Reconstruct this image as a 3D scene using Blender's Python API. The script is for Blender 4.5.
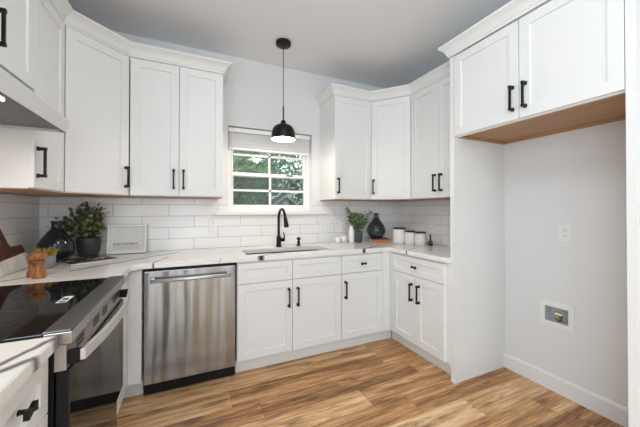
import bpy, bmesh, math, random
from mathutils import Vector, Matrix
random.seed(7)
PI = math.pi
scn = bpy.context.scene
for o in list(bpy.data.objects): bpy.data.objects.remove(o)
COL = scn.collection

# ------------------------------------------------------------------ camera
cam_d = bpy.data.cameras.new('camera'); cam = bpy.data.objects.new('camera', cam_d); COL.objects.link(cam)
cam.location = (-2.334, -2.8687, 1.2712)
cam.rotation_euler = (math.radians(90 + .4784), 0, math.radians(-24.5192))
cam_d.sensor_width = 36; cam_d.lens = 287.9359 / 640 * 36
cam_d.shift_x = -0.998 / 640; cam_d.shift_y = -6.154 / 640
cam_d.clip_start = .02
scn.camera = cam

# ------------------------------------------------------------------ light and exposure
scn.view_settings.view_transform = 'Standard'; scn.view_settings.look = 'None'
scn.view_settings.gamma = 1; scn.view_settings.use_curve_mapping = False
scn.view_settings.exposure = -0.06
w = bpy.data.worlds.new('world'); scn.world = w; w.use_nodes = True
wn = w.node_tree.nodes; wl = w.node_tree.links
bg = wn['Background']; bg.inputs[0].default_value = (.88, .94, 1, 1); bg.inputs[1].default_value = 2.0
def area(name, loc, rot, sx, sy, power, col=(1, 1, 1)):
    l = bpy.data.lights.new(name, 'AREA'); l.shape = 'RECTANGLE'; l.size = sx; l.size_y = sy
    l.energy = power; l.color = col
    o = bpy.data.objects.new(name, l); COL.objects.link(o); o.location = loc; o.rotation_euler = rot
    return o
# added fill light, set in an unseen opening of the rear wall
area('fill_light_rear', (-2.45, -6.42, 1.35), (math.radians(90), 0, 0), 1.0, 2.1, 40, (.79, .92, 1))
# fill light added from the left, in an unseen opening behind the camera
area('fill_light_side', (-3.46, -4.1, 1.45), (math.radians(90), 0, math.radians(-90)), 1.8, 1.7, 61, (.79, .92, 1))
# unseen lamp added above the view to brighten ceiling and room
FILL_LAMPS = [(-1.95, -2.15)]

# ------------------------------------------------------------------ materials
def mat(name, col, rough=.5, metal=0, spec=.5, emit=None, estr=0):
    m = bpy.data.materials.new(name); m.use_nodes = True
    b = m.node_tree.nodes['Principled BSDF']
    b.inputs['Base Color'].default_value = (*col, 1); b.inputs['Roughness'].default_value = rough
    b.inputs['Metallic'].default_value = metal; b.inputs['Specular IOR Level'].default_value = spec
    if emit: b.inputs['Emission Color'].default_value = (*emit, 1); b.inputs['Emission Strength'].default_value = estr
    return m
def s2l(r, g, b):
    f = lambda c: (c / 255 / 12.92) if c / 255 <= .04045 else ((c / 255 + .055) / 1.055) ** 2.4
    return (f(r), f(g), f(b))
class N:
    """small node-graph helper"""
    def __init__(s, m): s.m = m; s.t = m.node_tree; s.n = s.t.nodes; s.l = s.t.links; s.b = s.n['Principled BSDF']
    def new(s, kind, **kw):
        x = s.n.new(kind)
        for k, v in kw.items(): setattr(x, k, v)
        return x
    def link(s, a, b): s.l.new(a, b)
    def math(s, op, a, b=None, clamp=False):
        x = s.n.new('ShaderNodeMath'); x.operation = op; x.use_clamp = clamp
        for i, v in enumerate((a, b)):
            if v is None: continue
            if isinstance(v, (int, float)): x.inputs[i].default_value = v
            else: s.l.new(v, x.inputs[i])
        return x.outputs[0]
    def pos(s): return s.n.new('ShaderNodeNewGeometry').outputs['Position']
    def xyz(s, v):
        x = s.n.new('ShaderNodeSeparateXYZ'); s.l.new(v, x.inputs[0]); return x.outputs
    def comb(s, a, b, c):
        x = s.n.new('ShaderNodeCombineXYZ')
        for i, v in enumerate((a, b, c)):
            if isinstance(v, (int, float)): x.inputs[i].default_value = v
            else: s.l.new(v, x.inputs[i])
        return x.outputs[0]
    def noise(s, vec, scale, detail=3, rough=.5):
        x = s.n.new('ShaderNodeTexNoise'); x.inputs['Scale'].default_value = scale
        x.inputs['Detail'].default_value = detail; x.inputs['Roughness'].default_value = rough
        if vec is not None: s.l.new(vec, x.inputs['Vector'])
        return x.outputs['Fac']
    def ramp(s, fac, stops):
        x = s.n.new('ShaderNodeValToRGB'); e = x.color_ramp.elements
        while len(e) > 1: e.remove(e[0])
        e[0].position = stops[0][0]; e[0].color = (*stops[0][1], 1)
        for p, c in stops[1:]:
            q = e.new(p); q.color = (*c, 1)
        s.l.new(fac, x.inputs[0]); return x.outputs[0]
    def mix(s, f, a, b, mode='MIX'):
        x = s.n.new('ShaderNodeMix'); x.data_type = 'RGBA'; x.blend_type = mode
        for i, v in ((0, f), (6, a), (7, b)):
            if isinstance(v, (int, float)): x.inputs[i].default_value = v
            elif isinstance(v, tuple): x.inputs[i].default_value = (*v, 1)
            else: s.l.new(v, x.inputs[i])
        return x.outputs[2]
    def bump(s, h, strength=.2, dist=.01):
        x = s.n.new('ShaderNodeBump'); x.inputs['Strength'].default_value = strength; x.inputs['Distance'].default_value = dist
        s.l.new(h, x.inputs['Height']); s.l.new(x.outputs[0], s.b.inputs['Normal'])
M = {}
M['cabinet'] = mat('cabinet_white_paint', (.80, .80, .79), .38)
M['wall'] = mat('wall_paint', (.765, .76, .762), .75)
M['ceiling'] = mat('ceiling_paint', (.86, .87, .89), .9)
g = N(M['wall']); g.bump(g.noise(g.pos(), 90, 4), .06, .003)
g = N(M['ceiling']); g.bump(g.noise(g.pos(), 60, 4), .08, .004)
M['trim'] = mat('trim_white', (.80, .80, .79), .4)
M['vinyl'] = mat('window_vinyl', (.84, .84, .84), .35)
M['black'] = mat('black_matte_metal', (.012, .012, .013), .38, .6)
M['bronze'] = mat('dark_bronze', (.018, .016, .015), .3, .8)
M['gap'] = mat('dark_plastic', (.008, .008, .009), .55, 0, .25)
M['plastic'] = mat('white_plastic', (.82, .82, .81), .35)
M['slot'] = mat('outlet_slot', (.03, .03, .03), .6)
M['lampwhite'] = mat('lamp_white_enamel', (.85, .83, .78), .35)
M['bulb'] = mat('warm_bulb', (1, .9, .75), .4, emit=(1, .86, .66), estr=14)
M['led'] = mat('hood_lamp_glow', (1, .9, .8), .4, emit=(1, .9, .76), estr=9)
M['brass'] = mat('brass', (.55, .38, .16), .3, 1)
M['grey_recess'] = mat('grey_plastic', (.55, .56, .57), .5)
def steel(name, col, rough, vert=True, bands=0):
    m = mat(name, col, rough, 1); n = N(m)
    p = n.new('ShaderNodeTexCoord').outputs['Object']; x = n.xyz(p)
    v = n.comb(n.math('MULTIPLY', x[0], 400), n.math('MULTIPLY', x[1], 400), n.math('MULTIPLY', x[2], 4)) if vert else \
        n.comb(n.math('MULTIPLY', x[0], 6), n.math('MULTIPLY', x[1], 300), n.math('MULTIPLY', x[2], 300))
    f = n.noise(v, 1, 2)
    r = n.math('ADD', n.math('MULTIPLY', f, .14), rough - .07); n.link(r, n.b.inputs['Roughness'])
    if bands:   # slightly wavy sheet metal
        v2 = n.comb(n.math('MULTIPLY', x[0], 5.5), 0, n.math('MULTIPLY', x[2], .5))
        h = n.noise(v2, 1, 2); n.bump(h, bands, .06)
    n.b.inputs['Anisotropic'].default_value = .5
    return m
M['steel'] = steel('brushed_steel', (.52, .51, .50), .30)
M['steel_door'] = steel('brushed_steel_door', (.40, .45, .50), .24, True, .5)
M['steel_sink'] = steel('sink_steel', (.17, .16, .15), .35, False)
M['steel_light'] = mat('handle_steel', (.74, .74, .74), .45, 1)
M['steel_dark'] = mat('dark_steel_trim', (.15, .15, .155), .38, .9)
M['hood_white'] = mat('hood_white_enamel', (.66, .67, .68), .3)
M['hood_under'] = mat('hood_filter_metal', (.20, .20, .20), .45, .7)
g = N(M['hood_under'])
vv = g.new('ShaderNodeTexVoronoi'); vv.inputs['Scale'].default_value = 160; g.link(g.pos(), vv.inputs['Vector'])
g.bump(vv.outputs['Distance'], .5, .004)
M['ceramic_glass'] = mat('black_ceramic_glass', (.006, .006, .007), .06)
M['oven_glass'] = mat('black_oven_glass', (.010, .010, .011), .05, 0, .6)
M['printed'] = mat('white_print', (.75, .75, .75), .5)
M['ring'] = mat('grey_burner_print', (.05, .05, .05), .2)

# quartz: white with long dark veins at the places where the slab shows them
m = M['quartz'] = mat('white_quartz', (.86, .84, .81), .16); n = N(m)
P = n.pos(); X = n.xyz(P)
wob = n.math('SUBTRACT', n.noise(P, 5, 4), .5); wob2 = n.math('SUBTRACT', n.noise(P, 26, 3), .5)
acc = None
VEINS = [  # x0,y0,x1,y1,width,strength
    (-2.660, -1.78, -2.770, -2.06, .0055, .85), (-2.655, -1.925, -2.80, -2.10, .0065, .85),
    (-2.97, -.735, -2.407, -.150, .0062, 1), (-2.60, -.78, -2.48, -.41, .004, .9),
    (-3.06, -.60, -2.75, -.30, .003, .5), (-3.34, -1.02, -3.02, -.76, .0045, .85),
    (-1.85, -.66, -1.62, -.50, .0075, 1), (-1.62, -.56, -1.15, -.55, .0015, .4),
    (-.91, -.66, -.64, -.50, .0065, 1), (-.64, -.90, -.38, -.78, .005, .9),
    (-2.2, -.66, -1.98, -.60, .0012, .35), (-.42, -1.3, -.3, -.95, .002, .4), (-2.3, -.1, -1.95, -.35, .0015, .3)]
for x0, y0, x1, y1, wd, st in VEINS:
    L = math.hypot(x1 - x0, y1 - y0); dx, dy = (x1 - x0) / L, (y1 - y0) / L
    t = n.math('ADD', n.math('MULTIPLY', n.math('SUBTRACT', X[0], x0), dx), n.math('MULTIPLY', n.math('SUBTRACT', X[1], y0), dy))
    d = n.math('ADD', n.math('MULTIPLY', n.math('SUBTRACT', X[0], x0), -dy), n.math('MULTIPLY', n.math('SUBTRACT', X[1], y0), dx))
    d = n.math('ADD', d, n.math('ADD', n.math('MULTIPLY', wob, .055), n.math('MULTIPLY', wob2, .008)))
    d = n.math('ABSOLUTE', d)
    a = n.math('SUBTRACT', 1.3, n.math('DIVIDE', d, wd * 1.9), True)
    inn = n.math('MULTIPLY', n.math('GREATER_THAN', t, 0), n.math('LESS_THAN', t, L))
    a = n.math('MULTIPLY', n.math('MULTIPLY', a, inn), st)
    acc = a if acc is None else n.math('MAXIMUM', acc, a)
soft = n.math('MULTIPLY', n.math('SUBTRACT', n.noise(P, 3.2, 5, .6), .56, True), .55)
base = n.mix(soft, (.86, .84, .81), (.55, .52, .50))
n.link(n.mix(acc, base, (.045, .038, .036)), n.b.inputs['Base Color'])

# backsplash: 4 x 16 inch white tile in running bond
def tile_mat(name, ax, off):
    m = mat(name, (.8, .8, .8), .22); n = N(m); x = n.xyz(n.pos())
    v = n.comb(n.math('SUBTRACT', x[ax], off), n.math('SUBTRACT', x[2], .914), 0)
    b = n.new('ShaderNodeTexBrick'); n.link(v, b.inputs['Vector'])
    b.offset = .5; b.inputs['Scale'].default_value = 1; b.inputs['Brick Width'].default_value = .408
    b.inputs['Row Height'].default_value = .1005; b.inputs['Mortar Size'].default_value = .0022; b.inputs['Mortar Smooth'].default_value = .2
    b.inputs['Color1'].default_value = (.86, .845, .835, 1); b.inputs['Color2'].default_value = (.82, .81, .80, 1)
    b.inputs['Mortar'].default_value = (.45, .43, .415, 1)
    n.link(b.outputs['Color'], n.b.inputs['Base Color'])
    n.bump(n.math('SUBTRACT', 1, b.outputs['Fac']), .25, .004)
    n.link(n.math('ADD', n.math('MULTIPLY', b.outputs['Fac'], .5), .2), n.b.inputs['Roughness'])
    return m
M['tile_back'] = tile_mat('white_tile_back', 0, -2.704 + .204)
M['tile_side'] = tile_mat('white_tile_side', 1, -.10)
# floor: oak planks running along x
m = M['floor'] = mat('oak_planks', (.4, .25, .14), .38); n = N(m); P = n.pos(); X = n.xyz(P)
PW, PL = .182, 1.22
row = n.math('FLOOR', n.math('DIVIDE', n.math('ADD', X[1], .03), PW))
roff = n.math('FRACT', n.math('MULTIPLY', n.math('SINE', n.math('MULTIPLY', row, 12.9898)), 43758.5))
xs = n.math('ADD', n.math('DIVIDE', X[0], PL), roff)
pid = n.math('FLOOR', xs)
wn_ = n.new('ShaderNodeTexWhiteNoise', noise_dimensions='2D'); n.link(n.comb(row, pid, 0), wn_.inputs['Vector'])
rnd = wn_.outputs['Value']
gv = n.comb(n.math('ADD', n.math('MULTIPLY', X[0], 1.6), n.math('MULTIPLY', rnd, 37)), n.math('MULTIPLY', X[1], 21), n.math('MULTIPLY', rnd, 9))
g1 = n.noise(gv, 1.0, 7, .66)
gv2 = n.comb(n.math('MULTIPLY', X[0], 5), n.math('MULTIPLY', X[1], 95), n.math('MULTIPLY', rnd, 20))
g2 = n.noise(gv2, 1.0, 5, .65)
gv3 = n.comb(n.math('ADD', n.math('MULTIPLY', X[0], 2.6), n.math('MULTIPLY', rnd, 11)), n.math('MULTIPLY', X[1], 15), n.math('MULTIPLY', rnd, 5))
g3 = n.noise(gv3, 1.0, 5, .62)
tone = n.math('ADD', n.math('MULTIPLY', n.math('SUBTRACT', rnd, .5), .48), n.math('ADD', n.math('MULTIPLY', n.math('SUBTRACT', g1, .5), 1.45), n.math('ADD', n.math('MULTIPLY', n.math('SUBTRACT', g2, .5), 1.15), .60)))
colr = n.ramp(tone, [(.20, s2l(112, 72, 40)), (.40, s2l(164, 114, 68)), (.58, s2l(200, 150, 99)), (.74, s2l(220, 174, 124)), (.95, s2l(243, 208, 164))])
knot = n.math('MULTIPLY', n.math('SUBTRACT', g3, .575, True), 8.0, True)
colr = n.mix(n.math('MULTIPLY', knot, .8), colr, s2l(80, 48, 30))
kv = n.new('ShaderNodeTexVoronoi'); kv.inputs['Scale'].default_value = 1.0; kv.inputs['Randomness'].default_value = 1
kw_ = n.math('MULTIPLY', n.math('SUBTRACT', g1, .5), .9)
n.link(n.comb(n.math('ADD', n.math('MULTIPLY', X[0], 2.3), n.math('ADD', n.math('MULTIPLY', rnd, 23), kw_)), n.math('ADD', n.math('MULTIPLY', X[1], 6.5), kw_), n.math('MULTIPLY', rnd, 3)), kv.inputs['Vector'])
kd = n.math('MULTIPLY', n.math('SUBTRACT', .24, kv.outputs['Distance'], True), 6.5, True)
colr = n.mix(n.math('MULTIPLY', kd, .6), colr, s2l(72, 44, 28))
fx = n.math('FRACT', xs); fy = n.math('FRACT', n.math('DIVIDE', n.math('ADD', X[1], .03), PW))
seam = n.math('MAXIMUM', n.math('LESS_THAN', fx, .0022), n.math('LESS_THAN', fy, .013))
colr = n.mix(n.math('MULTIPLY', seam, .55), colr, (.05, .03, .02))
n.link(colr, n.b.inputs['Base Color'])
n.bump(n.math('SUBTRACT', g2, seam), .08, .003)
# woods
def wood(name, c0, c1, rough=.45, sx=3, sy=60, sz=60):
    m = mat(name, c1, rough); n = N(m); p = n.new('ShaderNodeTexCoord').outputs['Object']; x = n.xyz(p)
    f = n.noise(n.comb(n.math('MULTIPLY', x[0], sx), n.math('MULTIPLY', x[1], sy), n.math('MULTIPLY', x[2], sz)), 1, 5, .6)
    n.link(n.ramp(f, [(.3, c0), (.7, c1)]), n.b.inputs['Base Color']); return m
M['ply'] = wood('maple_ply', s2l(166, 122, 84), s2l(192, 150, 112), .5, 2, 40, 40)
M['walnut'] = wood('walnut', s2l(58, 32, 22), s2l(98, 58, 38), .45, 40, 4, 40)
M['mill'] = wood('acacia_mill', s2l(92, 50, 22), s2l(182, 116, 60), .35, 90, 90, 30)
M['marble'] = mat('white_marble', (.80, .77, .74), .3)
g = N(M['marble']); g.link(g.ramp(g.noise(g.pos(), 14, 6, .6), [(.35, (.62, .58, .55)), (.55, (.82, .79, .76))]), g.b.inputs['Base Color'])
M['concrete'] = mat('grey_concrete', (.24, .25, .26), .8)
g = N(M['concrete']); g.link(g.ramp(g.noise(g.pos(), 60, 5, .6), [(.3, (.17, .18, .19)), (.7, (.33, .34, .35))]), g.b.inputs['Base Color'])
M['pot_grey'] = mat('dark_grey_pot', (.085, .09, .095), .7)
M['charcoal'] = mat('charcoal_ceramic', (.035, .033, .035), .55)
g = N(M['charcoal']); g.bump(g.noise(g.pos(), 120, 3), .2, .003)
M['vase_dark'] = mat('blue_black_glaze', (.014, .019, .024), .10)
M['smoke'] = mat('smoky_glass', (.055, .068, .078), .06)
M['smoke'].node_tree.nodes['Principled BSDF'].inputs['Transmission Weight'].default_value = .35
def leaf_mat(name, c0, c1):
    m = mat(name, c0, .5); n = N(m)
    n.link(n.ramp(n.noise(n.pos(), 38, 2), [(.35, c0), (.65, c1)]), n.b.inputs['Base Color']); return m
M['leaf'] = leaf_mat('leaf_green', s2l(58, 64, 42), s2l(134, 142, 92))
M['leaf_euc'] = leaf_mat('leaf_grey_green', s2l(46, 62, 42), s2l(122, 142, 98))
M['succ'] = leaf_mat('succulent', s2l(110, 120, 40), s2l(196, 176, 74))
M['stem'] = mat('stem_brown', s2l(74, 56, 38), .7)
M['soil'] = mat('soil', (.03, .022, .016), .95)
M['ceram'] = mat('white_ceramic', (.80, .78, .75), .35)
M['lid'] = mat('dark_wood_lid', s2l(62, 44, 38), .5)
M['orange'] = mat('orange_cover', s2l(214, 122, 58), .5)
M['paper'] = mat('paper', (.74, .73, .71), .7)
M['book_dark'] = mat('dark_cover', (.04, .042, .047), .5)
M['amber'] = mat('brown_glaze', s2l(82, 44, 26), .25)
M['grey_ink'] = mat('grey_ink', (.16, .16, .16), .6)
M['light_ink'] = mat('light_grey_ink', (.42, .42, .42), .6)
M['glaze'] = mat('cup_white', (.80, .76, .72), .3)
m = M['glass'] = bpy.data.materials.new('window_glass'); m.use_nodes = True; t = m.node_tree; t.nodes.clear()
o_ = t.nodes.new('ShaderNodeOutputMaterial'); mx = t.nodes.new('ShaderNodeMixShader'); tr = t.nodes.new('ShaderNodeBsdfTransparent')
gl = t.nodes.new('ShaderNodeBsdfGlossy'); gl.inputs['Roughness'].default_value = .02; tr.inputs[0].default_value = (.93, .97, .95, 1)
fr = t.nodes.new('ShaderNodeFresnel'); fr.inputs[0].default_value = 1.5
t.links.new(fr.outputs[0], mx.inputs[0]); t.links.new(tr.outputs[0], mx.inputs[1]); t.links.new(gl.outputs[0], mx.inputs[2]); t.links.new(mx.outputs[0], o_.inputs[0])
def mesh_screen(name, op, col):
    m = bpy.data.materials.new(name); m.use_nodes = True; t = m.node_tree; t.nodes.clear()
    o_ = t.nodes.new('ShaderNodeOutputMaterial'); mx = t.nodes.new('ShaderNodeMixShader'); tr = t.nodes.new('ShaderNodeBsdfTransparent')
    df = t.nodes.new('ShaderNodeBsdfDiffuse'); df.inputs[0].default_value = (*col, 1); mx.inputs[0].default_value = op
    t.links.new(tr.outputs[0], mx.inputs[1]); t.links.new(df.outputs[0], mx.inputs[2]); t.links.new(mx.outputs[0], o_.inputs[0]); return m
M['screen'] = mesh_screen('insect_screen', .42, (.10, .11, .11))
M['blind'] = mat('blind_white', (.92, .92, .92), .5)
M['grass'] = leaf_mat('lawn', s2l(96, 122, 70), s2l(150, 170, 110))
M['tree'] = leaf_mat('tree_leaf', s2l(84, 110, 82), s2l(164, 186, 152))
M['bark'] = mat('bark', s2l(120, 108, 96), .9)
M['siding'] = mat('grey_siding', s2l(112, 116, 118), .7)
M['shingle'] = mat('roof_shingle', s2l(90, 90, 92), .8)
M['fence'] = mat('grey_fence', s2l(128, 126, 120), .8)

# ------------------------------------------------------------------ mesh helpers
class MB:
    def __init__(s): s.v = []; s.f = []; s.sm = []; s.mats = []; s.fm = []; s.mi = 0
    def use(s, m):
        if m not in s.mats: s.mats.append(m)
        s.mi = s.mats.index(m); return s
    def add(s, vs, fs, smooth=False, T=None):
        o = len(s.v)
        s.v += [tuple(T @ Vector(v)) if T else tuple(v) for v in vs]
        for f in fs: s.f.append([i + o for i in f]); s.sm.append(smooth); s.fm.append(s.mi)
        return s
    def box(s, x0, x1, y0, y1, z0, z1, b=0, T=None):
        x0, x1 = min(x0, x1), max(x0, x1); y0, y1 = min(y0, y1), max(y0, y1); z0, z1 = min(z0, z1), max(z0, z1)
        if not b:
            vs = [(x0, y0, z0), (x1, y0, z0), (x1, y1, z0), (x0, y1, z0), (x0, y0, z1), (x1, y0, z1), (x1, y1, z1), (x0, y1, z1)]
            return s.add(vs, [(0, 3, 2, 1), (4, 5, 6, 7), (0, 1, 5, 4), (1, 2, 6, 5), (2, 3, 7, 6), (3, 0, 4, 7)], False, T)
        bm = bmesh.new(); bmesh.ops.create_cube(bm, size=1)
        for v in bm.verts: v.co = Vector(((x0 + x1) / 2 + v.co.x * (x1 - x0), (y0 + y1) / 2 + v.co.y * (y1 - y0), (z0 + z1) / 2 + v.co.z * (z1 - z0)))
        bmesh.ops.bevel(bm, geom=list(bm.edges), offset=b, segments=2, affect='EDGES', profile=.6)
        return s.bm(bm, T)
    def bm(s, bm, T=None, smooth=False):
        bm.verts.index_update()
        s.add([v.co.copy() for v in bm.verts], [[v.index for v in f.verts] for f in bm.faces], smooth, T); bm.free(); return s
    def prism(s, pts, z0, z1, T=None, b=0):
        bm = bmesh.new(); vs = [bm.verts.new((p[0], p[1], z0)) for p in pts]
        f = bm.faces.new(vs); r = bmesh.ops.extrude_face_region(bm, geom=[f])
        for v in r['geom']:
            if isinstance(v, bmesh.types.BMVert): v.co.z = z1
        bmesh.ops.recalc_face_normals(bm, faces=bm.faces)
        if b: bmesh.ops.bevel(bm, geom=list(bm.edges), offset=b, segments=2, affect='EDGES')
        return s.bm(bm, T)
    def lathe(s, prof, cx=0, cy=0, seg=32, T=None, smooth=True):
        vs = []; fs = []; n_ = len(prof)
        for i in range(seg):
            a = 2 * PI * i / seg
            for r, z in prof: vs.append((cx + r * math.cos(a), cy + r * math.sin(a), z))
        for i in range(seg):
            j = (i + 1) % seg
            for k in range(n_ - 1): fs.append((i * n_ + k, j * n_ + k, j * n_ + k + 1, i * n_ + k + 1))
        if prof[0][0] > 1e-6: fs.append([i * n_ for i in range(seg)][::-1])
        if prof[-1][0] > 1e-6: fs.append([i * n_ + n_ - 1 for i in range(seg)])
        return s.add(vs, fs, smooth, T)
    def tube(s, pts, r, seg=12, T=None, cap=True):
        pts = [Vector(p) for p in pts]; rs = r if isinstance(r, (list, tuple)) else [r] * len(pts)
        vs = []; fs = []; pn = None
        for i, p in enumerate(pts):
            d = (pts[min(i + 1, len(pts) - 1)] - pts[max(i - 1, 0)]).normalized()
            if pn is None:
                up = Vector((0, 0, 1)) if abs(d.z) < .9 else Vector((1, 0, 0)); nx = d.cross(up).normalized()
            else: nx = (pn - d * pn.dot(d)).normalized()
            pn = nx; ny = d.cross(nx)
            for k in range(seg):
                a = 2 * PI * k / seg; vs.append(p + nx * math.cos(a) * rs[i] + ny * math.sin(a) * rs[i])
        for i in range(len(pts) - 1):
            for k in range(seg):
                q = (k + 1) % seg; fs.append((i * seg + k, i * seg + q, (i + 1) * seg + q, (i + 1) * seg + k))
        if cap: fs.append(list(range(seg))[::-1]); fs.append([(len(pts) - 1) * seg + k for k in range(seg)])
        return s.add(vs, fs, True, T)
    def sweep(s, path, prof):
        """mitred sweep of (out, z) profile along an xy polyline; out = right-hand side of travel"""
        pts = [Vector(p) for p in path]; vs = []; fs = []; n_ = len(prof)
        for i, p in enumerate(pts):
            d0 = (pts[i] - pts[i - 1]).normalized() if i else (pts[1] - pts[0]).normalized()
            d1 = (pts[i + 1] - pts[i]).normalized() if i < len(pts) - 1 else d0
            n0 = Vector((d0.y, -d0.x)); n1 = Vector((d1.y, -d1.x)); mt = (n0 + n1).normalized(); k = 1 / max(.3, mt.dot(n0))
            for o, z in prof: vs.append((p.x + mt.x * o * k, p.y + mt.y * o * k, z))
        for i in range(len(pts) - 1):
            for k in range(n_):
                q = (k + 1) % n_; fs.append((i * n_ + k, (i + 1) * n_ + k, (i + 1) * n_ + q, i * n_ + q))
        fs.append(list(range(n_))); fs.append([(len(pts) - 1) * n_ + k for k in range(n_)][::-1])
        return s.add(vs, fs)
    def build(s, name, m=None, parent=None, world=False):
        me = bpy.data.meshes.new(name); off = Vector((0, 0, 0))
        me.from_pydata([tuple(v) for v in s.v], [], s.f); me.update()
        me.polygons.foreach_set('use_smooth', s.sm)
        ms = s.mats if s.mats else [m]
        for x in ms: me.materials.append(M[x] if isinstance(x, str) else x)
        if s.mats: me.polygons.foreach_set('material_index', s.fm)
        bm = bmesh.new(); bm.from_mesh(me); bmesh.ops.recalc_face_normals(bm, faces=bm.faces); bm.to_mesh(me); bm.free()
        o = bpy.data.objects.new(name, me); COL.objects.link(o)
        if parent: o.parent = parent
        return o
def thing(name, label, cat, loc=(0, 0, 0), rz=0, group=None):
    o = bpy.data.objects.new(name, None); COL.objects.link(o); o.location = loc; o.rotation_euler = (0, 0, rz); o.empty_display_size = .05
    o['label'] = label; o['category'] = cat
    if group: o['group'] = group
    return o
def tag(o, label, cat, group=None):
    o['label'] = label; o['category'] = cat
    if group: o['group'] = group
    return o
def struct(o): o['kind'] = 'structure'; return o
def place(o, loc, rz=0): o.location = loc; o.rotation_euler = (0, 0, rz); return o

# ------------------------------------------------------------------ the setting
XL, XR, ZC, YR = -3.374, 0.0, 2.75, -6.5
struct(MB().box(XL - .12, XR + .12, YR - .12, .12, -.1, 0).build('floor', 'floor'))
struct(MB().box(XL - .12, XR + .12, YR - .12, .12, ZC, ZC + .1).build('ceiling', 'ceiling'))
WX0, WX1, WZ0, WZ1 = -2.005, -1.13, 1.25, 2.085
b = MB(); YO = .15
b.box(XL - .12, WX0, 0, YO, 0, ZC).box(WX1, XR + .12, 0, YO, 0, ZC).box(WX0, WX1, 0, YO, 0, WZ0).box(WX0, WX1, 0, YO, WZ1, ZC)
wall_back = struct(b.build('wall_back', 'wall'))
b = MB(); b.box(XL - .12, XL, -3.2, 0, 0, ZC).box(XL - .12, XL, YR, -5.0, 0, ZC).box(XL - .12, XL, -5.0, -3.2, 0, .6).box(XL - .12, XL, -5.0, -3.2, 2.3, ZC)  # unseen opening added to hold the side fill light
wall_left = struct(b.build('wall_left', 'wall'))
BY0, BY1, BZ0, BZ1 = -1.795, -1.64, .472, .60
b = MB(); b.box(0, .12, YR, BY0, 0, ZC).box(0, .12, BY1, 0, 0, ZC).box(0, .12, BY0, BY1, 0, BZ0).box(0, .12, BY0, BY1, BZ1, ZC).box(.09, .12, BY0, BY1, BZ0, BZ1)
wall_right = struct(b.build('wall_right', 'wall'))
# rear wall (behind the camera), tall opening added for the rear fill light
b = MB(); y0, y1 = YR - .12, YR
b.box(XL, -2.95, y0, y1, 0, ZC); b.box(-1.95, XR, y0, y1, 0, ZC); b.box(-2.95, -1.95, y0, y1, 2.4, ZC); b.box(-2.95, -1.95, y0, y1, 0, .3)
struct(b.build('wall_rear', 'wall'))
# tile backsplashes are parts of the walls they are set on
T = .008
b = MB(); b.box(XL + T, WX0 - .0, -T, 0, .9145, 1.368).box(WX1, XR - T, -T, 0, .9145, 1.368).box(WX0, WX1, -T, 0, .9145, WZ0 - .03)
b.build('tile_backsplash', 'tile_back', wall_back)
MB().box(XL, XL + T, -1.9, -T, .9145, 1.368).build('tile_backsplash', 'tile_side', wall_left)
MB().box(XR - T, XR, -1.318, -T, .9145, 1.368).build('tile_backsplash', 'tile_side', wall_right)
# baseboard in the refrigerator bay
prof = [(0, 0), (.014, 0), (.014, .095), (.010, .105), (.004, .112), (0, .112)]
struct(MB().sweep([(0, -1.3525), (0, -2.2675)], [(-(-o), z) for o, z in prof]).build('baseboard_right', 'trim'))
# window
win = struct(bpy.data.objects.new('window_1', None)); COL.objects.link(win); win.location = (WX0, 0, WZ0)
W_, H_ = WX1 - WX0, WZ1 - WZ0
def wbox(bm, x0, x1, y0, y1, z0, z1): bm.box(x0, x1, y0, y1, z0, z1)
b = MB(); FW = .038
b.box(0, FW, .085, .148, 0, H_).box(W_ - FW, W_, .085, .148, 0, H_).box(FW, W_ - FW, .085, .148, 0, .03).box(FW, W_ - FW, .085, .148, H_ - .035, H_)
b.build('window_frame', 'vinyl', win)
def sash(x0, x1, z0, z1, yy, rb, rt, rs, name):
    s_ = MB(); s_.box(x0, x0 + rs, yy, yy + .026, z0, z1).box(x1 - rs, x1, yy, yy + .026, z0, z1).box(x0 + rs, x1 - rs, yy, yy + .026, z0, z0 + rb).box(x0 + rs, x1 - rs, yy, yy + .026, z1 - rt, z1)
    xm = (x0 + x1) / 2; zm = (z0 + rb + z1 - rt) / 2
    s_.box(xm - .011, xm + .011, yy + .006, yy + .02, z0 + rb, z1 - rt).box(x0 + rs, x1 - rs, yy + .006, yy + .02, zm - .011, zm + .011)
    o = s_.build(name, 'vinyl', win)
    MB().box(x0 + rs, x1 - rs, yy + .011, yy + .015, z0 + rb, z1 - rt).build('window_pane', 'glass', o)
    return o
ZM = 1.625 - WZ0
sash(FW, W_ - FW, .030, ZM + .022, .092, .042, .034, .026, 'lower_sash')
sash(FW, W_ - FW, ZM - .02, H_ - .035, .120, .036, .03, .026, 'upper_sash')
MB().box(W_ * .70, W_ * .70 + .07, .083, .0919, ZM + .004, ZM + .016, .003).build('sash_lock', 'gap', win)
MB().box(FW, W_ - FW, .1475, .1485, .03, ZM).build('insect_screen', 'screen', win)
# thin painted casing and the sill board
b = MB(); b.box(WX0 - .0, WX1, -.004, .0, WZ1, WZ1 + .012)
st = MB(); st.box(-2.125, -.975, -.034, -.0005, WZ0 - .03, WZ0 - .004, .004).box(WX0 + .002, WX1 - .002, -.0005, .084, WZ0 - .0, WZ0 + .003)
struct(st.build('trim_1', 'trim'))
lin = MB(); lin.box(WX0, WX0 + .003, 0, .085, WZ0, WZ1).box(WX1 - .003, WX1, 0, .085, WZ0, WZ1).box(WX0, WX1, 0, .085, WZ1 - .003, WZ1)
lin.build('window_liner', 'trim', wall_back)
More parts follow.
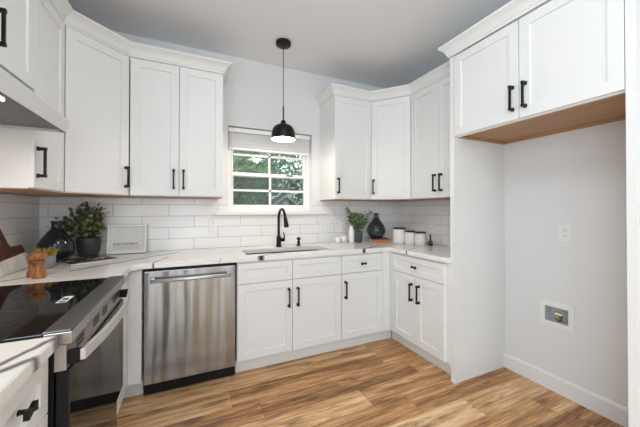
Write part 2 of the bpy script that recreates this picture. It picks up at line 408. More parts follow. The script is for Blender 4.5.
# raised venetian blind
bl = thing('window_blind', 'white slatted blind drawn up at the top of the window above the sink', 'blind', (WX0 + .010, .034, 1.862))
BW = W_ - .020
MB().box(0, BW, .0, .052, .170, .212, .003).build('headrail', 'blind', bl)
b = MB(); rr = random.Random(3)
for k in range(20):
    z = .026 + k * .0070; o = rr.uniform(-.003, .003)
    b.box(.006, BW - .006, .003 + o, .049 + o, z, z + .0042)
b.build('slats', 'blind', bl)
MB().box(.004, BW - .004, .002, .050, .0, .022, .004).build('bottom_rail', 'blind', bl)
MB().tube([(.03, -.004, .19), (.032, -.006, 0), (.034, -.006, -.36)], .0045, 8).build('wand', 'blind', bl)
MB().tube([(BW - .02, -.003, .19), (BW - .02, -.004, -.17)], .002, 6).tube([(BW - .02, -.004, -.17), (BW - .02, -.004, -.20)], .005, 8).build('lift_cord', 'blind', bl)

# crown mouldings
def crown_prof(z, h=.088, p=.055):
    q = p / .055
    return [(0, z), (.006, z), (.008, z + .012), (.013 * q, z + .016), (.018 * q, z + .030), (.028 * q, z + .048), (.042 * q, z + .062), (.046 * q, z + .066), (.050 * q, z + .068), (p, z + .074), (p, z + h), (0, z + h)]
ZD0, ZD1, ZU = 1.378, 2.398, 2.402
# travel so that 'out' (right hand of travel) faces the room
struct(MB().sweep([(-3.045, -1.758), (-3.045, -.632), (-2.745, -.352), (-2.082, -.352), (-2.082, -.001)], crown_prof(2.404, .083, .063)).build('trim_2', 'cabinet'))
struct(MB().sweep([(-1.041, -.001), (-1.041, -.345), (-.612, -.345), (-.345, -.666), (-.345, -1.317)], crown_prof(2.404)).build('trim_3', 'cabinet'))
struct(MB().sweep([(-.412, -1.318), (-.575, -1.318), (-.575, -2.304), (-.001, -2.304)], crown_prof(2.404)).build('trim_4', 'cabinet'))

# ------------------------------------------------------------------ cabinet parts (local: x width, -y towards the room, z up)
def shaker(x0, x1, z0, z1, rw=.057, t=.02, y0=0):
    def loop(i, y): return [(x0 + i, y, z0 + i), (x1 - i, y, z0 + i), (x1 - i, y, z1 - i), (x0 + i, y, z1 - i)]
    rw = min(rw, (z1 - z0) * .30)
    Ls = [loop(0, y0), loop(0, y0 - t + .0015), loop(.0015, y0 - t), loop(rw, y0 - t), loop(rw + .0035, y0 - t + .0085)]
    vs = [v for l in Ls for v in l]; fs = []
    for k in range(len(Ls) - 1):
        for i in range(4): j = (i + 1) % 4; fs.append((k * 4 + i, k * 4 + j, k * 4 + 4 + j, k * 4 + 4 + i))
    e = (len(Ls) - 1) * 4; fs += [(0, 3, 2, 1), (e, e + 1, e + 2, e + 3)]
    return MB().add(vs, fs)
def pull_mb(x, z0, z1, y=-.02):
    b = MB(); b.box(x - .0055, x + .0055, y - .036, y - .025, z0 + .002, z1 - .002, .0012)
    for z in (z0, z1):
        s_ = 1 if z == z0 else -1; zc = z + s_ * .009
        b.box(x - .007, x + .007, y - .038, y - .010, zc - .008, zc + .008, .0015); b.box(x - .009, x + .009, y - .010, y, zc - .010, zc + .010, .0015)
    return b
def knob_mb(x, z, y=-.02, w=.026):
    b = MB(); b.lathe([(.007, 0), (.0055, .006), (.0055, .018), (.008, .021)], seg=12, T=Matrix.Translation((x, y, z)) @ Matrix.Rotation(PI / 2, 4, 'X'))
    pts = [(-w, -.011), (-w * .85, -.0115), (-w * .12, -.0055), (w * .12, -.0055), (w * .85, -.0115), (w, -.011), (w, .011), (w * .85, .0115), (w * .12, .0055), (-w * .12, .0055), (-w * .85, .0115), (-w, .011)]
    b.prism(pts, .017, .028, Matrix.Translation((x, y, z)) @ Matrix.Rotation(PI / 2, 4, 'X'))
    return b
G = .0022
def door(root, x0, x1, z0, z1, pull=None, name='door', rw=.057):
    o = shaker(x0 + G, x1 - G, z0 + G, z1 - G, rw).build(name, 'cabinet', root)
    if pull: pull_mb(*pull).build('handle', 'black', o)
    return o
def drawer(root, x0, x1, z0, z1, knob=True, name='drawer', kz=0, kw=.026):
    o = shaker(x0 + G, x1 - G, z0 + G, z1 - G, .045).build(name, 'cabinet', root)
    if knob: knob_mb((x0 + x1) / 2, (z0 + z1) / 2 + kz, w=kw).build('knob', 'black', o)
    return o
R90 = PI / 2
ZB, ZDR, ZDT, ZBC = .122, .703, .862, .8765
HP = (.486, .638)   # base door pulls
UP = (1.432, 1.585) # upper door pulls
# --- base cabinets, back run
FY = -.609
c = thing('sink_base_cabinet', 'white sink base cabinet with two doors and two blank false drawer fronts', 'cabinet', (-2.006, FY, 0))
MB().box(0, .894, 0, .600, ZB - .006, .66).box(0, .894, 0, .055, .66, ZBC).box(0, .018, .055, .6, .66, ZBC).box(.876, .894, .055, .6, .66, ZBC).build('carcass', 'cabinet', c)
MB().box(0, .894, .068, .085, 0, ZB - .006).build('toe_kick', 'cabinet', c)
xm = .438
door(c, 0, xm, ZB, ZDR, (xm - .034, *HP)); door(c, xm, .894, ZB, ZDR, (xm + .043, *HP))
drawer(c, 0, xm, ZDR, ZDT, False, 'false_front'); drawer(c, xm, .894, ZDR, ZDT, False, 'false_front')
c = thing('base_cabinet', 'white base cabinet right of the sink cabinet with one drawer over a single door', 'cabinet', (-1.1115, FY, 0))
W1 = .436
MB().box(0, .5435, 0, .6, ZB - .006, ZBC).build('carcass', 'cabinet', c)
MB().box(.4385, .5245, -.018, -.0005, ZB, ZBC - .002).build('filler_panel', 'cabinet', c)
MB().box(0, .608, .068, .085, 0, ZB - .006).build('toe_kick', 'cabinet', c)
door(c, 0, W1, ZB, ZDR, (.034, *HP)); drawer(c, 0, W1, ZDR, ZDT)
# --- right run (faces -x)
c = thing('base_cabinet', 'white base cabinet on the right wall with one drawer over two doors', 'cabinet', (-.567, -.612, 0), -R90)
MB().box(0, .704, 0, .555, ZB - .006, ZBC).build('carcass', 'cabinet', c)
MB().box(-.06, .704, .065, .082, 0, ZB - .006).build('toe_kick', 'cabinet', c)
MB().box(.0, .053, -.018, -.0005, ZB, ZBC - .002).build('filler_panel', 'cabinet', c)
door(c, .055, .361, ZB, ZDR, (.318, *HP)); door(c, .361, .664, ZB, ZDR, (.404, *HP)); drawer(c, .055, .664, ZDR, ZDT)
# --- left corner base and near left drawer base (faces +x)
c = thing('corner_base_cabinet', 'plain white corner base cabinet between the range and the dishwasher', 'cabinet', (-2.73, -.609, 0))
MB().prism([(XL + .004 + 2.73, .6), (.108, .6), (.108, 0), (.03, 0), (.03, -.412), (XL + .004 + 2.73, -.412)], ZB - .006, ZBC).build('carcass', 'cabinet', c)
MB().box(-.03, .108, .068, .084, 0, ZB - .006).box(-.06, -.0305, -.412, .084, 0, ZB - .006).build('toe_kick', 'cabinet', c)
MB().box(.031, .106, -.018, -.0005, ZB, ZDT).build('filler_panel', 'cabinet', c)
c = thing('drawer_base_cabinet', 'white drawer base cabinet in the near left foreground with a black knob', 'cabinet', (-2.712, -2.13, 0), R90)
MB().box(0, .316, 0, .64, ZB - .006, ZBC).build('carcass', 'cabinet', c)
MB().box(0, .316, .068, .085, 0, ZB - .006).build('toe_kick', 'cabinet', c)
drawer(c, .0, .316, ZDR, ZDT, kz=.020, kw=.022); drawer(c, .0, .316, .41, ZDR); drawer(c, .0, .316, ZB, .41)
# --- countertops
def counter(name, pts, label, holes=()):
    o = MB().prism(pts, ZBC + .0005, .914, b=.003).build(name, 'quartz')
    for hx0, hx1, hy0, hy1 in holes:
        cut = MB().box(hx0, hx1, hy0, hy1, .8, 1.0, .03).build('cutter', 'quartz')
        md = o.modifiers.new('cut', 'BOOLEAN'); md.object = cut; md.operation = 'DIFFERENCE'; md.solver = 'EXACT'
        dg = bpy.context.evaluated_depsgraph_get(); me = bpy.data.meshes.new_from_object(o.evaluated_get(dg)); o.modifiers.clear()
        o.data = me; bpy.data.objects.remove(cut)
    return tag(o, label, 'countertop')
SX0, SX1, SY0, SY1 = -1.925, -1.175, -.545, -.235
counter('countertop', [(XL, -T), (XR - T, -T), (XR - T, -1.3175), (-.607, -1.3175), (-.607, -.643), (-2.627, -.643), (-2.675, -.692), (-2.675, -1.045), (XL + T, -1.045)],
        'long white quartz countertop with dark veins running around the back and right walls', [(SX0, SX1, SY0, SY1)])
counter('countertop', [(XL + T, -1.809), (-2.672, -1.809), (-2.672, -2.13), (XL + T, -2.13)], 'short white quartz countertop with dark veins in the near left corner')
# sink
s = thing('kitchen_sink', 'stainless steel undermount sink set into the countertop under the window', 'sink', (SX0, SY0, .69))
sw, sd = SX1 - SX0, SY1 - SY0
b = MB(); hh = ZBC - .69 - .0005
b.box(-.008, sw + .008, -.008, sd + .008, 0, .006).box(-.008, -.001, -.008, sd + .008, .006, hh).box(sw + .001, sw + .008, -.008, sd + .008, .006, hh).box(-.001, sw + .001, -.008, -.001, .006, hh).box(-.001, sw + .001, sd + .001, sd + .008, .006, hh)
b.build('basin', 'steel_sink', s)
MB().lathe([(.0, .0062), (.045, .0062), (.045, .010), (.03, .009), (.0, .007)], sw / 2, sd / 2, 24).build('drain', 'steel_dark', s)
# faucet
f = thing('faucet', 'black gooseneck faucet with pull-down spray head behind the sink', 'faucet', (-1.55, -.165, .9145))
MB().lathe([(.028, 0), (.028, .006), (.024, .010), (.0215, .05), (.021, .095), (.017, .105)], seg=24).build('base', 'bronze', f)
pts = [(0, 0, .1)] + [(0, 0, .1 + .18 * k / 6) for k in range(1, 7)]
R = .082
for k in range(1, 15):
    a = PI * k / 14 * .93; pts.append((.012 * k / 14, -R + R * math.cos(a), .28 + R * math.sin(a)))
MB().tube(pts, .0125, 16).build('gooseneck', 'bronze', f)
e = Vector(pts[-1]); d = (e - Vector(pts[-2])).normalized()
MB().tube([e, e + d * .02, e + d * .05, e + d * .10, e + d * .105], [.0135, .017, .019, .023, .018], 16).build('spray_head', 'bronze', f)
hd = MB(); hd.tube([(.0, 0, .065), (.045, -.005, .066), (.06, -.008, .068)], [.017, .017, .015], 14)
hd.tube([(.052, -.006, .07), (.053, -.012, .11), (.042, -.016, .14)], [.008, .006, .0055], 10)
hd.build('lever', 'bronze', f)
p = thing('soap_dispenser', 'small black soap dispenser pump on the countertop right of the faucet', 'soap dispenser', (-1.345, -.165, .9145))
MB().lathe([(.024, 0), (.024, .005), (.015, .008), (.014, .045), (.009, .05), (.009, .058)], seg=20).build('base', 'bronze', p)
MB().lathe([(.016, .058), (.018, .062), (.018, .078), (.014, .083)], seg=20).tube([(0, 0, .07), (.0, -.045, .068)], .006, 10).build('pump_head', 'bronze', p)
# dishwasher
d = thing('dishwasher', 'stainless steel dishwasher under the countertop left of the sink cabinet', 'dishwasher', (-2.6145, -.609, 0))
DW = .600
MB().box(.002, DW - .002, .0, .57, .1, .868).build('tub', 'gap', d)
MB().box(.0, DW, .045, .07, .0, .098).build('toe_kick', 'gap', d)
dd = MB().box(.006, DW - .006, -.026, -.0005, .102, .856, .004).build('door', 'steel_door', d)
hb = MB(); hb.tube([(.045, -.072, .797), (DW - .045, -.072, .797)], .0125, 18)
hb.build('handle', 'steel_light', dd)
for x_ in (.048, DW - .070): MB().box(x_, x_ + .022, -.07, -.0265, .788, .806, .002).build('handle_bracket', 'steel', dd)
MB().box(.0, DW, -.02, -.0008, .857, .868).build('control_edge', 'gap', d)
# range, faces +x
RW = .750
r = thing('range', 'black glass and stainless steel slide-in electric range on the left wall', 'range', (-2.684, -1.803, 0), R90)
MB().box(.004, RW - .004, .002, .64, .03, .875).build('body', 'gap', r)
ct = MB(); ct.use('ceramic_glass').box(0, RW, .026, .66, .8765, .921, .003)
ct.use('ring')
for cx, cy, R_ in ((.20, .22, .115), (.55, .22, .095), (.20, .50, .08), (.55, .50, .115)):
    for q in (R_, R_ * .62):
        n0 = 48; vs = []; fs = []
        for k in range(n0):
            a = 2 * PI * k / n0; vs += [(cx + q * math.cos(a), cy + q * math.sin(a), .9214), (cx + (q + .0025) * math.cos(a), cy + (q + .0025) * math.sin(a), .9214)]
        for k in range(n0): j = (k + 1) % n0; fs.append((2 * k, 2 * k + 1, 2 * j + 1, 2 * j))
        ct.add(vs, fs)
ct.use('printed'); ix, iy = .375, .075
for x0_, x1_, y0_, y1_ in ((-.045, .045, 0, .005), (-.045, .045, .027, .032), (-.045, -.038, .005, .027), (.02, .045, .005, .027), (-.02, -.010, .005, .027)): ct.box(ix + x0_, ix + x1_, iy + y0_, iy + y1_, .9212, .9216)
ct.build('cooktop', None, r)
# front top trim: dark top, bright lip
tr_ = MB(); tr_.use('steel_dark').box(-.002, RW + .002, -.0385, .026, .9185, .9255, .002)
tr_.use('steel').box(-.002, RW + .002, -.040, .024, .884, .9183, .002)
tr_.build('front_trim', None, r)
# vented steel band under the lip
vp = MB(); vp.use('steel').box(.004, RW - .004, -.026, .001, .806, .880)
vp.use('slot')
for gx in (.12, .30, .42, .60):
    for k in range(3): vp.box(gx - .038, gx + .038, -.0266, -.025, .834 + k * .0145, .8435 + k * .0145)
vp.build('vent_panel', None, r)
od = MB().box(.004, RW - .004, -.030, -.002, .352, .804, .002).build('oven_door', 'gap', r)
MB().box(.004, RW - .004, -.035, -.0302, .352, .804, .0015).build('door_glass', 'oven_glass', od)
hn = MB(); Nn = 24; pr_ = []
for k in range(Nn + 1):
    x = .012 + (RW - .024) * k / Nn; u = 2 * k / Nn - 1; pr_.append((x, -.062 - .030 * (1 - u * u)))
vs = []; fs = []
for x, y in pr_: vs += [(x, y - .006, .826), (x, y - .006, .858), (x, y + .006, .858), (x, y + .006, .826)]
for k in range(Nn):
    for i in range(4): j = (i + 1) % 4; fs.append((k * 4 + i, k * 4 + 4 + i, k * 4 + 4 + j, k * 4 + j))
fs += [(0, 1, 2, 3), (Nn * 4 + 3, Nn * 4 + 2, Nn * 4 + 1, Nn * 4)]
hn.add(vs, fs); hh_ = hn.build('handle', 'steel_light', od)
for x_ in (.012, RW - .036): MB().box(x_, x_ + .024, -.0585, -.0265, .818, .856, .003).build('handle_bracket', 'gap', hh_)
MB().box(.004, RW - .004, -.004, .0015, .085, .344, .001).build('storage_drawer', 'gap', r)
MB().box(.004, RW - .004, -.009, -.0042, .085, .344, .0015).build('drawer_front', 'oven_glass', [o for o in r.children if o.name.startswith('storage_drawer')][0])
MB().box(.02, RW - .02, .05, .6, 0, .0295).build('plinth', 'gap', r)

# --- upper cabinets
def upper(label, loc, rz, W, D, doors, z0=1.372, name='wall_cabinet'):
    c = thing(name, label, 'cabinet', loc, rz)
    zz = loc[2]
    k = MB(); k.use('cabinet').box(0, W, 0, D, z0 + .004 - zz, ZU - zz); k.use('ply').box(.0015, W - .0015, .002, D, z0 - zz, z0 + .0038 - zz); k.build('carcass', None, c)
    for x0, x1, px in doors:
        door(c, x0, x1, z0 + .006 - zz, ZD1 - zz, (px, UP[0] - zz, UP[1] - zz) if px else None)
    return c
DU = .338
upper('white double-door wall cabinet left of the window', (-2.738, -.340, 1.372), 0, .655, DU, [(.0, .3275, .290), (.3275, .655, .359)])
upper('white single-door wall cabinet right of the window', (-1.041, -.340, 1.372), 0, .429, DU, [(0, .429, .034)])
upper('white double-door wall cabinet on the right wall beside the tall refrigerator panel', (-.340, -.669, 1.372), -R90, .648, DU, [(0, .339, .306), (.339, .648, .376)])
upper('narrow white wall cabinet between the range hood and the left corner', (-3.047, -1.008, 1.372), R90, .373, .325, [(0, .373, .032)])
def corner(label, poly, A, B, px, zb=1.372):
    c = thing('corner_wall_cabinet', label, 'cabinet', (A[0], A[1], zb), math.atan2(B[1] - A[1], B[0] - A[0]))
    Ti = (Matrix.Translation((A[0], A[1], zb)) @ Matrix.Rotation(math.atan2(B[1] - A[1], B[0] - A[0]), 4, 'Z')).inverted()
    k = MB(); k.use('cabinet').prism([tuple(p) for p in poly], zb + .004, ZU, Ti); k.use('ply').prism([tuple(p) for p in poly], zb, zb + .0038, Ti); k.build('carcass', None, c)
    L = math.hypot(B[0] - A[0], B[1] - A[1])
    door(c, .009, L - .009, .006, ZD1 - zb, (px if px > 0 else L + px, UP[0] - zb, UP[1] - zb))
corner('white angled corner wall cabinet in the left corner above the plants', [(XL + .002, -.002), (-2.746, -.002), (-2.746, -.340), (-3.047, -.628), (XL + .002, -.628)], (-3.045, -.628), (-2.747, -.341), -.036)
corner('white angled corner wall cabinet in the right corner above the black vase', [(-.605, -.002), (-.002, -.002), (-.002, -.661), (-.341, -.661), (-.605, -.341)], (-.605, -.341), (-.341, -.661), .036)
# above the hood
c = thing('wall_cabinet', 'short white two-door wall cabinet above the range hood', 'cabinet', (-3.047, -1.758, 1.852), R90)
MB().box(0, .748, 0, .325, 0, ZU - 1.852).build('carcass', 'cabinet', c)
door(c, 0, .374, .004, ZD1 - 1.852, (.330, .055, .205)); door(c, .374, .748, .004, ZD1 - 1.852, (.420, .055, .205))
# hood
HWd = .735
h = thing('range_hood', 'light grey under-cabinet range hood with lit lamp over the range', 'range hood', (-2.882, -1.765, 1.655), R90)
pf = [(.012, .0), (.0, .060), (.010, .0665), (.150, .194), (.485, .194), (.485, .0)]
vs = [(x, d_, z) for x in (0, HWd) for d_, z in pf]; n6 = len(pf)
fs = [(i, (i + 1) % n6, n6 + (i + 1) % n6, n6 + i) for i in range(n6 - 1)]
fs += [list(range(n6))[::-1], list(range(n6, 2 * n6))]
sh = MB().add(vs, fs); sh.build('shell', 'hood_white', h)
MB().box(.012, HWd - .012, .03, .475, .012, .02).build('filter', 'hood_under', h)
MB().box(.012, HWd - .012, .013, .03, .0, .02).build('front_rim', 'hood_under', h)
MB().box(.17, .30, .055, .115, .004, .0118, .002).build('lamp_lens', 'led', h)
hl = bpy.data.lights.new('hood_lamp', 'AREA'); hl.size = .1; hl.energy = 2.6; hl.color = (1, .80, .62)
o = bpy.data.objects.new('hood_lamp', hl); COL.objects.link(o); o.location = (-2.97, -1.53, 1.655)
# refrigerator surround
MB_ = MB().box(0, .034, 0, .568, 0, ZU)
tp = tag(MB_.build('tall_panel', 'cabinet'), 'tall white refrigerator side panel at the end of the right base cabinet', 'panel'); place(tp, (-.570, -1.3185, 0), -R90)
tp = tag(MB().box(0, .034, 0, .568, 0, ZU).build('tall_panel', 'cabinet'), 'tall white refrigerator side panel at the right edge of the photo', 'panel'); place(tp, (-.570, -2.269, 0), -R90)
c = thing('refrigerator_wall_cabinet', 'white two-door cabinet over the empty refrigerator bay with bare wood underside', 'cabinet', (-.550, -1.3535, 1.802), -R90)
FWd = .914
k = MB(); k.use('cabinet').box(0, FWd, 0, .018, 0, .6).box(0, .016, .018, .548, .022, .6).box(FWd - .016, FWd, .018, .548, .022, .6).box(0.016, FWd - .016, .018, .548, .024, .6)
k.build('carcass', None, c)
k = MB(); k.use('ply').box(.002, FWd - .002, .018, .546, .016, .0215).box(.002, .020, .018, .546, -.0, .016).box(FWd - .020, FWd - .002, .018, .546, .0, .016).box(.020, FWd - .020, .526, .546, -.0, .016)
k.build('bottom_panel', None, c)
door(c, .0, .459, .006, ZD1 - 1.802, (.425, .060, .210)); door(c, .459, FWd, .006, ZD1 - 1.802, (.497, .060, .210))

# ------------------------------------------------------------------ wall plates
def plate(kind, label, loc, rz, wd=.072, ht=.115, group=None):
    o = thing('wall_outlet' if kind == 'outlet' else 'light_switch', label, 'outlet' if kind == 'outlet' else 'switch', loc, rz)
    MB().box(-wd / 2, wd / 2, -.006, 0, -ht / 2, ht / 2, .002).build('cover_plate', 'plastic', o)
    if kind == 'outlet':
        for s_ in (-1, 1):
            rc = MB(); z = s_ * .020
            rc.use('plastic').prism([(.0165 * math.cos(a), .0145 * math.sin(a)) for a in [2 * PI * i / 20 for i in range(20)]], .0, .0025, Matrix.Translation((0, -.006, z)) @ Matrix.Rotation(PI / 2, 4, 'X'))
            rc.use('slot').box(-.008, -.0055, -.0092, -.0084, z - .001, z + .008).box(.0055, .008, -.0092, -.0084, z - .001, z + .006).box(-.002, .002, -.0092, -.0084, z - .009, z - .005)
            rc.build('receptacle', None, o)
    else:
        n_ = max(1, round(wd / .06))
        for i in range(n_):
            x = (i - (n_ - 1) / 2) * .046
            MB().box(x - .0165, x + .0165, -.0085, -.0055, -.033, .033, .0015).build('rocker', 'plastic', o)
            MB().box(x - .003, x + .003, -.0095, -.0084, -.004, .004).build('status_mark', 'slot', o)
plate('outlet', 'white duplex outlet on the back wall tiles left of the window sill', (-2.138, -T, 1.128), 0)
plate('switch', 'white switch plate on the back wall tiles right of the window', (-.985, -T, 1.10), 0, .118)
plate('outlet', 'white duplex outlet on the tiles behind the white bottle and leafy sprigs', (-.757, -T, 1.075), 0)
plate('outlet', 'white duplex outlet on the tiles in the left corner behind the dark vase', (-3.318, -T, 1.118), 0)
plate('outlet', 'white duplex outlet on the right wall tiles above the canisters', (-T, -.60, 1.085), -R90)
plate('outlet', 'white duplex outlet high on the bare wall of the refrigerator bay', (0, -1.770, 1.11), -R90)
wb = thing('water_supply_box', 'white recessed ice maker water box low on the refrigerator bay wall', 'water box', (0, (BY0 + BY1) / 2, .536), -R90)
b = MB(); b.box(-.101, -.070, -.008, 0, -.089, .089).box(.070, .101, -.008, 0, -.089, .089).box(-.070, .070, -.008, 0, .052, .089).box(-.070, .070, -.008, 0, -.089, -.052)
b.build('face_frame', 'plastic', wb)
b = MB(); b.box(-.072, -.070, .0005, .08, -.054, .054).box(.070, .072, .0005, .08, -.054, .054).box(-.070, .070, .0005, .08, .052, .054).box(-.070, .070, .0005, .08, -.054, -.052).box(-.072, .072, .080, .083, -.054, .054)
b.build('recess_box', 'grey_recess', wb)
vb = MB(); vb.tube([(0, .04, -.052), (0, .04, -.01)], .013, 12).tube([(0, .04, -.018), (0, .0, -.018)], .011, 12); vo = vb.build('valve', 'brass', wb)
MB().box(-.026, .016, .025, .052, -.009, .008, .003).build('valve_handle', 'plastic', vo)

# ------------------------------------------------------------------ pendant lamp
pl = thing('pendant_lamp', 'black dome pendant lamp with lit white interior hanging above the sink', 'pendant lamp', (-1.586, -.43, 1.89))
dz = ZC - 1.89
MB().lathe([(.062, dz - .030), (.066, dz - .026), (.066, dz - .001)], seg=32).build('canopy', 'black', pl)
MB().tube([(0, 0, .29), (0, 0, dz - .03)], .003, 8).build('cord', 'black', pl)
MB().lathe([(.034, .124), (.034, .134), (.024, .140), (.023, .156), (.016, .166), (.008, .170), (.006, .176), (.006, .29), (.0, .292)], seg=24).build('socket_cap', 'black', pl)
out = [(.034, .130), (.056, .126), (.076, .114), (.091, .094), (.100, .066), (.104, .035), (.107, .0)]
inn = [(.1045, .0005), (.1015, .035), (.0975, .065), (.0885, .092), (.074, .111), (.054, .122), (.002, .124)]
sd_ = MB(); sd_.use('black'); sd_.lathe(out, seg=40); sd_.f = [f_ for f_ in sd_.f if len(f_) == 4]; sd_.sm = [True] * len(sd_.f); sd_.fm = [0] * len(sd_.f)
sho = sd_.build('shade', None, pl)
s2 = MB(); s2.lathe(inn, seg=40); s2.f = [f_ for f_ in s2.f if len(f_) == 4]; s2.sm = s2.sm[:len(s2.f)]; s2.fm = s2.fm[:len(s2.f)]
s2.build('shade_lining', 'lampwhite', sho)
MB().lathe([(.0, .022), (.016, .025), (.026, .036), (.030, .052), (.026, .070), (.016, .09), (.013, .105), (.013, .123)], seg=24).build('bulb', 'bulb', pl)
ptl = bpy.data.lights.new('pendant_light', 'POINT'); ptl.energy = 10; ptl.color = (1, .88, .74); ptl.shadow_soft_size = .04
o = bpy.data.objects.new('pendant_light', ptl); COL.objects.link(o); o.location = (-1.586, -.43, 1.895)
# added fill lamp under the ceiling, out of view
for i, (x, y) in enumerate(FILL_LAMPS):
    dl = thing('fill_lamp', 'unseen round fill lamp added over the open floor in front of the range', 'fill lamp', (x, y, ZC - .13))
    MB().lathe([(.06, .11), (.07, .112), (.07, .129)], seg=28).build('canopy', 'black', dl)
    l = bpy.data.lights.new('fill_lamp_light', 'POINT'); l.energy = 15; l.color = (.9, .96, 1); l.shadow_soft_size = .12
    o = bpy.data.objects.new('fill_lamp_light', l); COL.objects.link(o); o.location = (x, y, ZC - .16)

# ------------------------------------------------------------------ plants and decor
ZT = .9145
def leaf(b, p, d, nrm, L, Wd, curl=.12):
    d = Vector(d).normalized(); nrm = Vector(nrm); nrm = (nrm - d * nrm.dot(d)).normalized(); s_ = d.cross(nrm); p = Vector(p)
    q = [p, p + d * L * .30 + s_ * Wd * .46 + nrm * L * .05, p + d * L * .68 + s_ * Wd * .42 + nrm * L * .02, p + d * L - nrm * L * curl,
         p + d * L * .68 - s_ * Wd * .42 + nrm * L * .02, p + d * L * .30 - s_ * Wd * .46 + nrm * L * .05, p + d * L * .32, p + d * L * .68 - nrm * L * .03]
    b.add(q, [(0, 1, 6), (1, 2, 7, 6), (2, 3, 7), (0, 6, 5), (6, 7, 4, 5), (7, 3, 4)], True)
def rv(r_, zmin=-1):
    while True:
        v = Vector((r_.uniform(-1, 1), r_.uniform(-1, 1), r_.uniform(zmin, 1)))
        if .1 < v.length < 1: return v.normalized()
# left corner vase
v = thing('vase', 'large round blue-black glazed vase with narrow neck in the left corner', 'vase', (-3.170, -.305, ZT))
MB().lathe([(.050, 0), (.072, .012), (.094, .045), (.101, .085), (.095, .125), (.075, .165), (.050, .200), (.030, .225), (.025, .250), (.028, .268), (.033, .276), (.030, .280), (.022, .270), (.020, .25)], seg=48).build('body', 'vase_dark', v)
# potted green plant
p = thing('potted_plant', 'bushy green plant in a charcoal pot behind the open magazine', 'potted plant', (-3.034, -.130, ZT))
MB().lathe([(.048, 0), (.056, .004), (.070, .05), (.076, .10), (.077, .146), (.070, .148), (.068, .14), (.0, .138)], seg=36).build('pot', 'charcoal', p)
MB().lathe([(.0, .1385), (.0675, .1385)], seg=20).build('soil', 'soil', p)
fl = MB(); stm = MB(); r_ = random.Random(5)
for k in range(40):
    a = r_.uniform(0, 2 * PI); rr = r_.uniform(.03, .15); top = Vector((math.cos(a) * rr * 1.1, math.sin(a) * rr * .62 - .0, .20 + r_.uniform(.0, .22) * (1.15 - rr * 3.0)))
    if top.y > .085: top.y = .085
    st0 = Vector((math.cos(a) * .03, math.sin(a) * .03, .138)); mid = st0.lerp(top, .5) + Vector((0, 0, .03))
    stm.tube([st0, mid, top], .0018, 5)
    for j in range(9):
        q = st0.lerp(mid, .4).lerp(top, .25 + .75 * j / 8) + rv(r_) * .028; q.y = min(q.y, .088)
        q.x = min(q.x, .06)
        dd_ = (rv(r_) + (q - Vector((0, 0, .16))).normalized() * .8); dd_.y = min(dd_.y, .15)
        leaf(fl, q, dd_, rv(r_, 0) + Vector((0, -.5, .7)), r_.uniform(.030, .046), r_.uniform(.024, .034))
for tx, ty, tz in ((-.155, -.03, .27), (-.125, -.05, .24), (.06, -.05, .27), (-.02, -.0, .415), (-.165, -.03, .285), (.04, -.02, .385)):
    st0 = Vector((0, 0, .14)); top = Vector((tx, ty, tz)); stm.tube([st0, st0.lerp(top, .5) + Vector((0, 0, .05)), top], .0018, 5)
    for j in range(8):
        q = st0.lerp(top, .5 + .06 * j) + Vector((0, 0, .03 * (1 - j / 8))) + rv(r_) * .012
        leaf(fl, q, rv(r_), rv(r_, 0) + Vector((0, -.5, .7)), .036, .027)
fl.build('foliage', 'leaf', p); stm.build('stems', 'stem', p)
# succulent
p = thing('succulent_pot', 'small grey concrete pot with yellow-green succulent beside the pepper mills', 'potted plant', (-3.130, -.575, ZT))
MB().lathe([(.030, 0), (.040, .006), (.046, .035), (.045, .065), (.040, .078), (.035, .077), (.033, .068), (.0, .066)], seg=32).build('pot', 'concrete', p)
fl = MB(); r_ = random.Random(9)
for k in range(90):
    v_ = rv(r_, .15); q = Vector((v_.x * .026, v_.y * .026, .068 + r_.uniform(0, .018)))
    leaf(fl, q, v_ + Vector((0, 0, .5)), rv(r_), r_.uniform(.034, .056), .014)
fl.build('foliage', 'succ', p)
# mills
def mill(loc, label, hgt, rad):
    t_ = thing('pepper_mill', label, 'pepper mill', loc, 0, 'wooden mills by the range')
    k = rad / .028; z = hgt / .137
    MB().lathe([(.027 * k, 0), (.028 * k, .004 * z), (.028 * k, .020 * z), (.0265 * k, .024 * z), (.0275 * k, .028 * z), (.023 * k, .045 * z), (.0175 * k, .062 * z), (.0200 * k, .078 * z), (.0255 * k, .085 * z), (.022 * k, .089 * z), (.014 * k, .090 * z)], seg=28).build('body', 'mill', t_)
    MB().lathe([(.014 * k, .0905 * z), (.014 * k, .094 * z), (.024 * k, .0945 * z), (.0275 * k, .098 * z), (.029 * k, .110 * z), (.028 * k, .124 * z), (.022 * k, .133 * z), (.008 * k, .137 * z), (.0, .137 * z)], seg=28).build('head', 'mill', t_)
mill((-3.050, -.880, ZT), 'front wooden pepper mill on the counter at the edge of the range', .138, .028)
mill((-3.096, -.826, ZT), 'wooden mill half hidden behind the front pepper mill', .122, .025)
